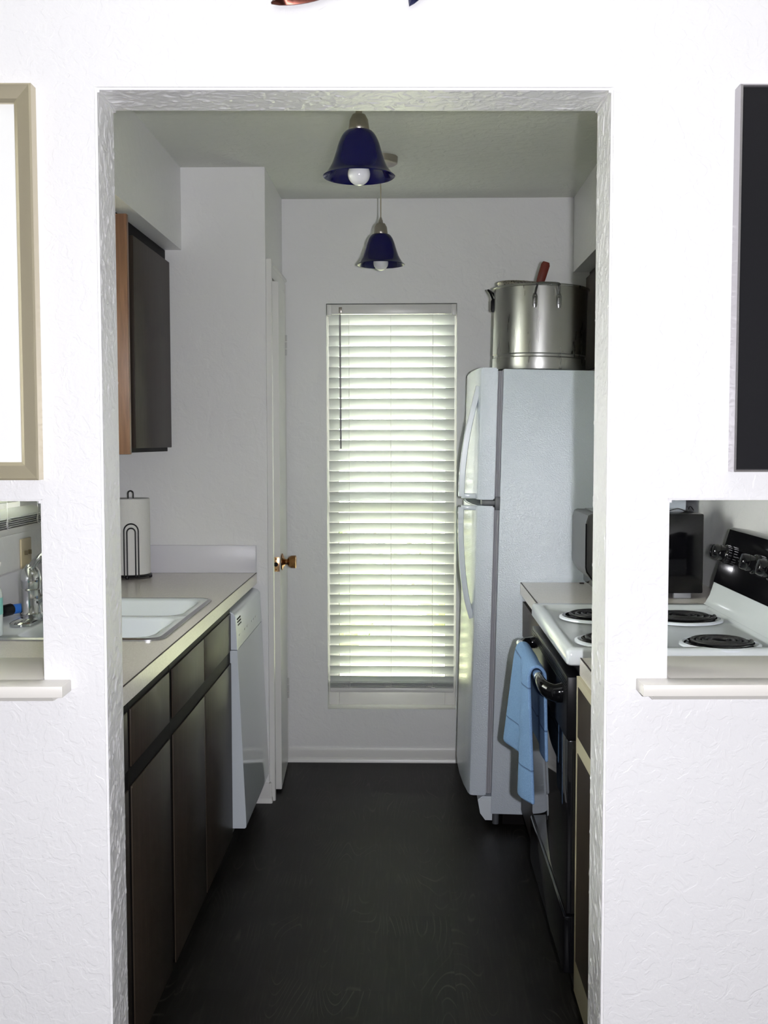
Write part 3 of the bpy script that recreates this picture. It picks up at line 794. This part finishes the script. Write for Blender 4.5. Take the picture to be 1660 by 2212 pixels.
def knob(y, t=0.55):
    bm = B(); c = on_panel(t, y)
    prof = [(0, 0.0), (0.026, 0.0), (0.027, 0.004), (0.027, 0.016), (0.025, 0.019), (0.0225, 0.020), (0.0225, 0.034), (0.0215, 0.035), (0.0215, 0.044), (0.019, 0.052), (0.014, 0.055), (0, 0.056)]
    lathe(bm, prof, (0, 0, 0), 36)
    for k in range(20): box(bm, 0.0266 * cos(k * pi / 10) - 0.001, 0.0266 * cos(k * pi / 10) + 0.001, 0.0266 * sin(k * pi / 10) - 0.001, 0.0266 * sin(k * pi / 10) + 0.001, 0.003, 0.0155)
    q = Vector((0, 0, 1)).rotation_difference(nrm).to_matrix()
    for v in bm.verts: v.co = q @ v.co + c
    obj('knob', bm, BLKG, panel)
for y in (3.215, 2.940, 2.80, 2.63): knob(y)
bm = B()
pl = []
for (t, y) in ((0.12, 3.135), (0.12, 2.72), (0.86, 2.72), (0.86, 3.135)):
    pl.append((t, y))
V0 = [bm.verts.new(on_panel(t, y, 0.0003)) for t, y in pl]; V1 = [bm.verts.new(on_panel(t, y, 0.004)) for t, y in pl]
bm.faces.new(V1); bm.faces.new(V0[::-1])
for i in range(4): bm.faces.new((V0[i], V0[(i + 1) % 4], V1[(i + 1) % 4], V1[i]))
bmesh.ops.recalc_face_normals(bm, faces=bm.faces)
obj('dial_window', bm, OVENG, panel)
# burners
def burner(x, y, R):
    bm = B(); lathe(bm, [(R + 0.011, 0.0005), (R + 0.010, 0.005), (R + 0.003, 0.0075), (R - 0.001, 0.005)], (x, y, 0.9112), 44)
    rg = obj('trim_ring', bm, PORC, root)
    bm = B(); lathe(bm, [(R, 0.005), (R - 0.006, 0.009), (R - 0.010, 0.003), (R - 0.03, 0.0015), (0.0, 0.001)], (x, y, 0.9112), 44); obj('drip_bowl', bm, BLKG, rg)
    bm = B(); pts = []; turns = 4; n = 150
    for k in range(n + 1):
        a = 2 * pi * turns * k / n; r = 0.018 + (R - 0.030) * k / n
        pts.append((x + r * cos(a), y + r * sin(a), 0.9112 + 0.0125))
    tube(bm, pts, 0.0042, 8, flat=(0.8, 1.0)); obj('coil', bm, BLKM, rg)
burner(0.523, 3.060, 0.095); burner(0.752, 3.035, 0.098); burner(0.500, 2.690, 0.085); burner(0.748, 2.652, 0.086)
# oven door, trim, handle, drawer
bm = B(); box(bm, 0.372, 0.404, Y0 + 0.010, Y1 - 0.012, 0.282, 0.700, 0.003); obj('oven_door', bm, OVENG, root)
bm = B(); box(bm, 0.368, 0.404, Y0 + 0.006, Y1 - 0.012, 0.702, 0.852, 0.004)
for k in range(4): box(bm, 0.3665, 0.3685, Y0 + 0.012, Y1 - 0.02, 0.838 - k * 0.007, 0.8405 - k * 0.007)
obj('vent_trim', bm, BLKS, root)
bm = B(); box(bm, 0.366, 0.404, Y0 + 0.010, Y1 - 0.012, 0.135, 0.276, 0.006); obj('drawer', bm, BLKG, root)
bm = B(); p = smooth_path([(0.374, 2.640, 0.798), (0.352, 2.640, 0.796), (0.330, 2.660, 0.803), (0.3225, 2.700, 0.812), (0.3225, 2.735, 0.815)], 6)
tube(bm, p, [0.026 - 0.013 * min(1, i / (len(p) - 1) * 1.15) for i in range(len(p))], 14, flat=(1.0, 0.75)); obj('handle_bracket', bm, BLKG, root)
bm = B(); p = smooth_path([(0.374, 3.225, 0.812), (0.352, 3.225, 0.812), (0.332, 3.210, 0.815), (0.3225, 3.180, 0.816)], 6)
tube(bm, p, [0.020 - 0.007 * i / (len(p) - 1) for i in range(len(p))], 14, flat=(0.9, 0.75)); obj('handle_bracket', bm, BLKG, root)
bm = B(); tube(bm, [(0.3225, 2.722, 0.814), (0.3225, 3.195, 0.816)], 0.0115, 18); hb = obj('handle_bar', bm, CHROME, root); hb['label'] = 'chrome handle bar'

# towel over the oven handle
def towel():
    bm = B(); uvl = bm.loops.layers.uv.new('UVMap')
    NU, NV = 46, 60
    ya, yb = 2.775, 3.115
    bar = (0.3225, 0.815); R = 0.0175
    G = []
    for i in range(NU + 1):
        u = i / NU
        y = ya + (yb - ya) * u
        # lengths: front layer and back layer, both hem lines uneven
        zf = 0.478 if u < 0.42 else 0.478 + 0.085 * min(1, (u - 0.42) / 0.10)
        zb = 0.585 + 0.015 * u
        row = []
        Lb = bar[1] - zb; Lf = bar[1] - zf; La = pi * R; T = Lb + La + Lf
        for j in range(NV + 1):
            s = T * j / NV
            fold = sin(u * 2 * pi * 1.7 + 2.6) * 0.8 + 0.2 * sin(u * 2 * pi * 3.1 + 0.7)
            if s < Lb:
                d = 1 - s / Lb; x = bar[0] + R + 0.004 + d * 0.004 + 0.0035 * d * fold; z = zb + s; yy = y
            elif s < Lb + La:
                a = (s - Lb) / R; x = bar[0] + R * cos(a); z = bar[1] + R * sin(a); yy = y
            else:
                d = (s - Lb - La) / Lf; base = -0.004 - 0.030 * u * d * 0.9 + 0.008 * d * (1 - u)
                x = bar[0] - R + base + (0.004 + 0.010 * d) * fold; z = bar[1] - (s - Lb - La)
                yy = y + 0.012 * d * cos(u * 2 * pi * 1.7 + 2.6)
            row.append((bm.verts.new((x, yy, z)), (u, j / NV)))
        G.append(row)
    for i in range(NU):
        for j in range(NV):
            q = (G[i][j], G[i + 1][j], G[i + 1][j + 1], G[i][j + 1])
            f = bm.faces.new([a[0] for a in q])
            for lp_, a in zip(f.loops, q): lp_[uvl].uv = a[1]
    bmesh.ops.recalc_face_normals(bm, faces=bm.faces)
    o = obj('dish_towel', bm, TOWEL, angle=180)
    md = o.modifiers.new('thick', 'SOLIDIFY'); md.thickness = 0.009; md.offset = 0
    md = o.modifiers.new('sub', 'SUBSURF'); md.levels = 1; md.render_levels = 1
    tag(o, 'blue terry dish towel folded over the oven door handle', 'towel')
towel()

# ------------------------------------------------------------------ refrigerator (leans back a touch towards the wall)
FT = 0.024
root = thing('refrigerator', 'white textured top-freezer refrigerator at the far right of the kitchen', 'refrigerator', (0.60, 4.32, 0))
dx = 0.0
bm = B(); box(bm, 0.294, 0.955, 3.942, 4.70, 0.045, 1.652, 0.004); obj('body', bm, FRW, root)
def door_prof(inset=0.0):
    return [(0.274, 3.942), (0.226, 3.942), (0.216, 3.947), (0.211, 3.958), (0.199, 4.06), (0.190, 4.20), (0.188, 4.32), (0.190, 4.44), (0.199, 4.58), (0.211, 4.684), (0.222, 4.70), (0.274, 4.70)]
bm = B(); poly_prism(bm, door_prof(), 'z', 1.186, 1.655, 0.004); fz = obj('freezer_door', bm, FRW, root, angle=30)
bm = B(); poly_prism(bm, door_prof(), 'z', 0.112, 1.164, 0.004); fd = obj('fridge_door', bm, FRW, root, angle=30)
bm = B()
for (za, zb) in ((1.192, 1.645), (0.118, 1.158)):
    box(bm, 0.2745, 0.2935, 3.957, 4.69, za, zb)
    for k in range(2): box(bm, 0.279 + k * 0.0075, 0.2825 + k * 0.0075, 3.950, 3.957, za, zb, 0.001)
obj('gasket', bm, GASK, root)
bm = B(); box(bm, 0.230, 0.300, 3.946, 4.02, 1.166, 1.184, 0.002); box(bm, 0.277, 0.300, 3.944, 3.99, 1.150, 1.198, 0.002); obj('centre_hinge', bm, DGREY, root)
def fhandle(pts, foot, parent):
    bm = B(); p = smooth_path(pts, 8)
    # ribbon handle: rectangular section swept in the x-z plane
    prev = None; n = len(p); fs = []
    for i in range(n):
        t = (p[min(i + 1, n - 1)] - p[max(i - 1, 0)]).normalized(); nx = Vector((-t.z, 0, t.x))
        wd = 0.021; hw = 0.014
        ring = [bm.verts.new(p[i] + nx * a + Vector((0, b, 0))) for a, b in ((-wd / 2, -hw * 0.7), (-wd / 2 + 0.002, -hw), (wd / 2 - 0.002, -hw), (wd / 2, -hw * 0.7), (wd / 2, hw), (-wd / 2, hw))]
        if prev:
            for k in range(6): bm.faces.new((prev[k], prev[(k + 1) % 6], ring[(k + 1) % 6], ring[k]))
        else: bm.faces.new(ring)
        prev = ring
    bm.faces.new(prev[::-1])
    box(bm, *foot, 0.003)
    bmesh.ops.recalc_face_normals(bm, faces=bm.faces)
    obj('handle', bm, WGL, parent, angle=45)
hy = 3.985
fhandle([(0.209, hy, 1.590), (0.192, hy, 1.51), (0.173, hy, 1.41), (0.161, hy, 1.30), (0.158, hy, 1.195)], (0.158, 0.215, hy - 0.0125, hy + 0.0125, 1.188, 1.206), fz)
fhandle([(0.158, hy, 1.156), (0.160, hy, 1.05), (0.170, hy, 0.93), (0.186, hy, 0.83), (0.207, hy, 0.755)], (0.158, 0.215, hy - 0.0125, hy + 0.0125, 1.146, 1.163), fd)
bm = B()
poly_prism(bm, [(0.246, 0.095), (0.256, 0.045), (0.275, 0.020), (0.300, 0.020), (0.300, 0.108), (0.262, 0.108)], 'y', 3.945, 4.69, 0.004); obj('base_grille', bm, WGL, root)
bm = B(); box(bm, 0.34, 0.93, 3.97, 4.66, 0.0, 0.046); obj('undercarriage', bm, CABK, root)
for yy in (3.975, 4.66):
    bm = B(); lathe(bm, [(0, 0), (0.012, 0), (0.012, 0.046), (0, 0.046)], (0.315, yy, 0.0), 12); obj('foot', bm, DGREY, root)
root.rotation_euler = (0, FT, 0)

# ------------------------------------------------------------------ stock pot and fry basket
PX, PY, PZ, PR = 0.481, 4.160, 1.6560, 0.172
root = thing('stock_pot', 'large aluminium stock pot standing on top of the refrigerator', 'pot', (PX, PY, PZ))
bm = B()
prof = [(0, 0.0), (PR - 0.012, 0.0), (PR - 0.002, 0.006), (PR, 0.02), (PR, 0.048), (PR - 0.004, 0.053), (PR - 0.004, 0.058), (PR, 0.063), (PR, 0.303), (PR - 0.003, 0.303), (PR - 0.003, 0.012), (0, 0.012)]
lathe(bm, prof, (PX, PY, PZ), 72); obj('body', bm, ALU, root)
bm = B(); tube_pts = [(PX + (PR + 0.003) * cos(a), PY + (PR + 0.003) * sin(a), PZ + 0.305) for a in [2 * pi * k / 72 for k in range(73)]]
tube(bm, tube_pts, 0.0045, 8, cap=False); obj('rim', bm, ALU, root)
def pot_handle(ang, mat):
    bm = B(); d = Vector((cos(ang), sin(ang), 0)); s = Vector((-sin(ang), cos(ang), 0)); c = Vector((PX, PY, PZ))
    def pt(a, r, z): return c + d * r + s * a + Vector((0, 0, z))
    cu = sqrt_ = math.sqrt(max(PR ** 2 - 0.043 ** 2, 0))
    for sg in (-1, 1):
        q = [pt(sg * 0.043, cu + 0.003, z) for z in (0.222, 0.232, 0.262, 0.272)]
        tube(bm, q, [0.006, 0.0095, 0.0095, 0.006], 10, flat=(0.35, 1.0))
        for z in (0.236, 0.258): lathe(bm, [(0, 0.0035), (0.003, 0.0025), (0.0045, 0)], tuple(pt(sg * 0.043, cu + 0.004, z)), 10, axis='z')
    tube(bm, smooth_path([pt(-0.043, cu + 0.005, 0.27), pt(-0.039, cu + 0.018, 0.296), pt(-0.033, cu + 0.026, 0.305), pt(0.033, cu + 0.026, 0.305), pt(0.039, cu + 0.018, 0.296), pt(0.043, cu + 0.005, 0.27)], 5), 0.0042, 8)
    return obj('handle', bm, mat, root)
STL = pmat('dark_steel', (0.22, 0.22, 0.22), 0.25, 1.0)
pot_handle(radians(-89), STL)
pot_handle(radians(164), BLKS)
root.rotation_euler = (0, FT, 0)

root = thing('fry_basket', 'perforated metal strainer basket with dark red handle resting in the stock pot', 'strainer', (PX - 0.06, PY, PZ + 0.26))
bm = B(); c = Vector((PX - 0.055, PY + 0.01, PZ + 0.309))
rot = Matrix.Rotation(radians(-1), 3, 'X') @ Matrix.Rotation(radians(5.5), 3, 'Y')
b2_ = B(); lathe(b2_, [(0.097, 0.014), (0.099, 0.018), (0.102, 0.014), (0.097, 0.008), (0.096, -0.02), (0.090, -0.10), (0.0, -0.105)], (0, 0, 0), 48)
for v in b2_.verts: v.co = rot @ v.co + c
perf = pmat('perforated_metal', (0.42, 0.39, 0.33), 0.35, 0.9)
N, L, bb_ = nodes(perf); vo = N.new('ShaderNodeTexVoronoi'); vo.inputs['Scale'].default_value = 190; tc_ = N.new('ShaderNodeTexCoord'); L.new(tc_.outputs['Object'], vo.inputs['Vector'])
rp = ramp(perf, vo.outputs['Distance'], [(0.28, (0.02, 0.02, 0.02)), (0.34, (0.45, 0.42, 0.36))]); L.new(rp.outputs['Color'], bb_.inputs['Base Color'])
obj('basket', b2_, perf, root)
bm = B()
hb0 = Vector((PX - 0.0075, PY - 0.02, PZ + 0.302)); hb1 = Vector((PX + 0.024, PY - 0.02, PZ + 0.406))
p = [hb0 + (hb1 - hb0) * t for t in (0, 0.15, 0.5, 0.9, 1.0)]
tube(bm, p, [0.012, 0.0145, 0.0160, 0.0165, 0.012], 12, flat=(0.45, 1.0)); obj('handle', bm, RED, root)
bm = B(); tube(bm, [hb0 + Vector((-0.002, -0.001, -0.01)), hb0 + (hb1 - hb0) * 0.2], 0.0165, 12, flat=(0.55, 1.0)); tube(bm, smooth_path([(PX - 0.03, PY - 0.02, PZ + 0.307), hb0], 3), 0.004, 8)
obj('ferrule', bm, BRASSD, root)

# ------------------------------------------------------------------ toaster oven on the far right counter
root = thing('toaster_oven', 'glossy black toaster oven on the far right counter beside the refrigerator', 'toaster oven', (0.75, 3.68, 0.901))
bm = B(); box(bm, 0.605, 0.934, 3.515, 3.84, 0.918, 1.172, 0.005); obj('body', bm, BLKG, root)
bm = B(); poly_prism(bm, [(0.604, 0.945), (0.585, 0.958), (0.567, 0.985), (0.564, 1.0), (0.564, 1.145), (0.570, 1.165), (0.580, 1.17), (0.604, 1.17)], 'y', 3.525, 3.83, 0.003); dr = obj('door', bm, pmat('grey_door', (0.09, 0.09, 0.09), 0.35), root)
bm = B(); tube(bm, [(0.604, 3.522, 0.945), (0.585, 3.522, 0.958), (0.566, 3.522, 0.985), (0.563, 3.522, 1.0), (0.563, 3.522, 1.14)], 0.0025, 8); obj('door_trim', bm, BLKG, dr)
FOOTM = pmat('grey_foot', (0.35, 0.36, 0.38), 0.4)
for (xx, yy) in ((0.63, 3.54), (0.845, 3.54), (0.63, 3.81), (0.845, 3.81)):
    bm = B(); box(bm, xx, xx + 0.055, yy - 0.012, yy + 0.012, 0.9005, 0.919, 0.003); obj('foot', bm, FOOTM, root)
root = thing('saucepan', 'small black pan resting on top of the toaster oven, only its curved side showing', 'pan', (0.775, 3.66, 1.173))
bm = B(); lathe(bm, [(0, 0.012), (0.045, 0.0), (0.060, 0.008), (0.085, 0.040), (0.088, 0.060), (0.084, 0.060), (0.080, 0.042), (0.055, 0.014), (0, 0.010)], (0.765, 3.66, 1.173), 40); obj('body', bm, BLKG, root)
bm = B(); tube(bm, smooth_path([(0.84, 3.60, 1.176), (0.87, 3.59, 1.184), (0.90, 3.60, 1.175), (0.915, 3.62, 1.190), (0.93, 3.63, 1.176)], 6), 0.0018, 6)
tag(obj('cord', bm, BLKM), 'thin black cord looping over the top of the toaster oven', 'cord')

# ------------------------------------------------------------------ pendant lamps
def pendant():
    root = thing('pendant_lamp', 'blue glass bell pendant lamp hanging nearer the doorway', 'lamp', (-0.1235, 2.745, 2.048), 'cobalt blue pendant lamps')
    x, y, z = -0.1235, 2.745, 2.048
    bm = B(); lathe(bm, [(0, CEILZ - z - 0.026), (0.055, CEILZ - z - 0.026), (0.061, CEILZ - z - 0.022), (0.0625, CEILZ - z), (0, CEILZ - z)], (x, y, z), 40); obj('canopy', bm, NICKEL, root)
    bm = B(); lathe(bm, [(0, -0.034), (0.006, -0.032), (0.008, -0.026), (0.006, -0.02)], (x, y, CEILZ), 12); obj('cord_grip', bm, NICKEL, root)
    bm = B(); tube(bm, [(x, y, z + 0.158), (x, y, CEILZ - 0.025)], 0.0022, 8); obj('cord', bm, pmat('clear_cord', (0.40, 0.36, 0.26), 0.3), root)
    bm = B(); lathe(bm, [(0.0035, 0.170), (0.0055, 0.162), (0.007, 0.160), (0.0085, 0.150), (0.016, 0.147), (0.0225, 0.135), (0.0245, 0.120), (0.0255, 0.113), (0.0245, 0.110), (0, 0.110)], (x, y, z), 40); obj('socket_cap', bm, NICKEL, root)
    out = [(0.024, 0.110), (0.033, 0.107), (0.042, 0.096), (0.050, 0.078), (0.057, 0.055), (0.066, 0.030), (0.078, 0.010), (0.0885, 0.0)]
    # smooth the bell profile
    pr = [(p.x, p.z) for p in smooth_path([(a, 0, b) for a, b in out], 5)]
    inn = [(r - 0.0032, h - 0.001) for r, h in pr[::-1] if r > 0.028] + [(0.022, 0.108)]
    inn[0] = (0.0865, -0.0015)
    bm = B(); lathe(bm, pr + inn, (x, y, z), 64); obj('shade', bm, BLUE, root, angle=60)
    bm = B(); lathe(bm, [(0, -0.022)] + [(0.0275 * sin(t), 0.0055 - 0.0275 * cos(t)) for t in [pi * k / 14 for k in range(1, 10)]] + [(0.022, 0.03), (0.014, 0.05), (0.013, 0.09)], (x, y, z), 40); obj('bulb', bm, BULB, root)
    return root
p1 = pendant()
p2 = dup(p1, (-0.105, 4.09, 2.048))
p2['label'] = 'blue glass bell pendant lamp hanging farther back, near the tall window'

# ------------------------------------------------------------------ wall decor on the living-room side
def frame(name, x0, x1, z0, z1, fw, depth, fmat, label, inner, imat, iname, mitre=True):
    y = YF - 0.001
    root = thing(name, label, 'picture frame', ((x0 + x1) / 2, y, z0))
    R4 = lambda i, yy: [(x0 + i, yy, z0 + i), (x1 - i, yy, z0 + i), (x1 - i, yy, z1 - i), (x0 + i, yy, z1 - i)]
    bm = B(); loops(bm, [R4(0, y), R4(0, y - depth + 0.003), R4(0.003, y - depth), R4(fw * 0.25, y - depth + 0.002), R4(fw * 0.8, y - depth + 0.006), R4(fw, y - depth + 0.010), R4(fw, y - 0.004)], cap_first=True)
    bmesh.ops.recalc_face_normals(bm, faces=bm.faces)
    obj('frame', bm, fmat, root, angle=10)
    bm = B(); box(bm, x0 + fw - 0.001, x1 - fw + 0.001, y - inner, y - 0.005, z0 + fw - 0.001, z1 - fw + 0.001); obj(iname, bm, imat, root)
    FW(root); return root
frame('picture_frame', -1.25, -0.6325, 1.336, 1.998, 0.0305, 0.030, GOLD, 'champagne gold picture frame with white mat on the wall left of the doorway', 0.012, MAT, 'mat_board')
frame('picture_frame', 0.553, 1.25, 1.3485, 1.996, 0.006, 0.034, SILV, 'silver-edged picture frame with black glazed face on the wall right of the doorway', 0.030, DARKPIC, 'glazed_print')

def leaf(tip, end, wdt, mat, label):
    """pointed curved metal leaf standing 1 cm off the wall; only its lower tip is in view"""
    root = thing('metal_leaf', label, 'wall decor', (tip[0], YF - 0.012, tip[1]), 'metal leaf wall decor above the doorway')
    bm = B(); T = Vector((tip[0], 0, tip[1])); E_ = Vector((end[0], 0, end[1])); ax = E_ - T; n = Vector((ax.z, 0, -ax.x)).normalized()
    A, C_ = [], []; K = 18
    for k in range(K + 1):
        t = k / K; wv = wdt * sin(pi * t) ** 0.8; bend = 0
        m = T + ax * t + n * bend
        A.append((m + n * wv * 0.5, m, m - n * wv * 0.5))
    def ring(t3, dy): return [bm.verts.new((t3[0].x, YF - 0.010 + dy, t3[0].z)), bm.verts.new((t3[1].x, YF - 0.016 + dy, t3[1].z)), bm.verts.new((t3[2].x, YF - 0.010 + dy, t3[2].z))]
    Rr = [ring(a, 0) for a in A]; Rb = [ring(a, 0.003) for a in A]
    for k in range(K):
        for q in (0, 1):
            for R_ in (Rr, Rb):
                try: bm.faces.new((R_[k][q], R_[k][q + 1], R_[k + 1][q + 1], R_[k + 1][q]))
                except ValueError: pass
        for q in (0, 2): bm.faces.new((Rr[k][q], Rr[k + 1][q], Rb[k + 1][q], Rb[k][q]))
    bmesh.ops.recalc_face_normals(bm, faces=bm.faces)
    obj('blade', bm, mat, root); 
    bm = B(); m = A[K // 2][1]; lathe(bm, [(0.004, 0), (0.004, -0.012)], (m.x, YF, m.z), 10, axis='y'); obj('stud', bm, SILV, root)
    FW(root)
leaf((-0.232, 2.134), (-0.05, 2.22), 0.060, LEAFR, 'bronze red metal leaf tip at the top of the wall, left of centre')
leaf((-0.0005, 2.1305), (0.06, 2.25), 0.042, LEAFB, 'bronze blue metal leaf tip at the top of the wall, right of the red one')
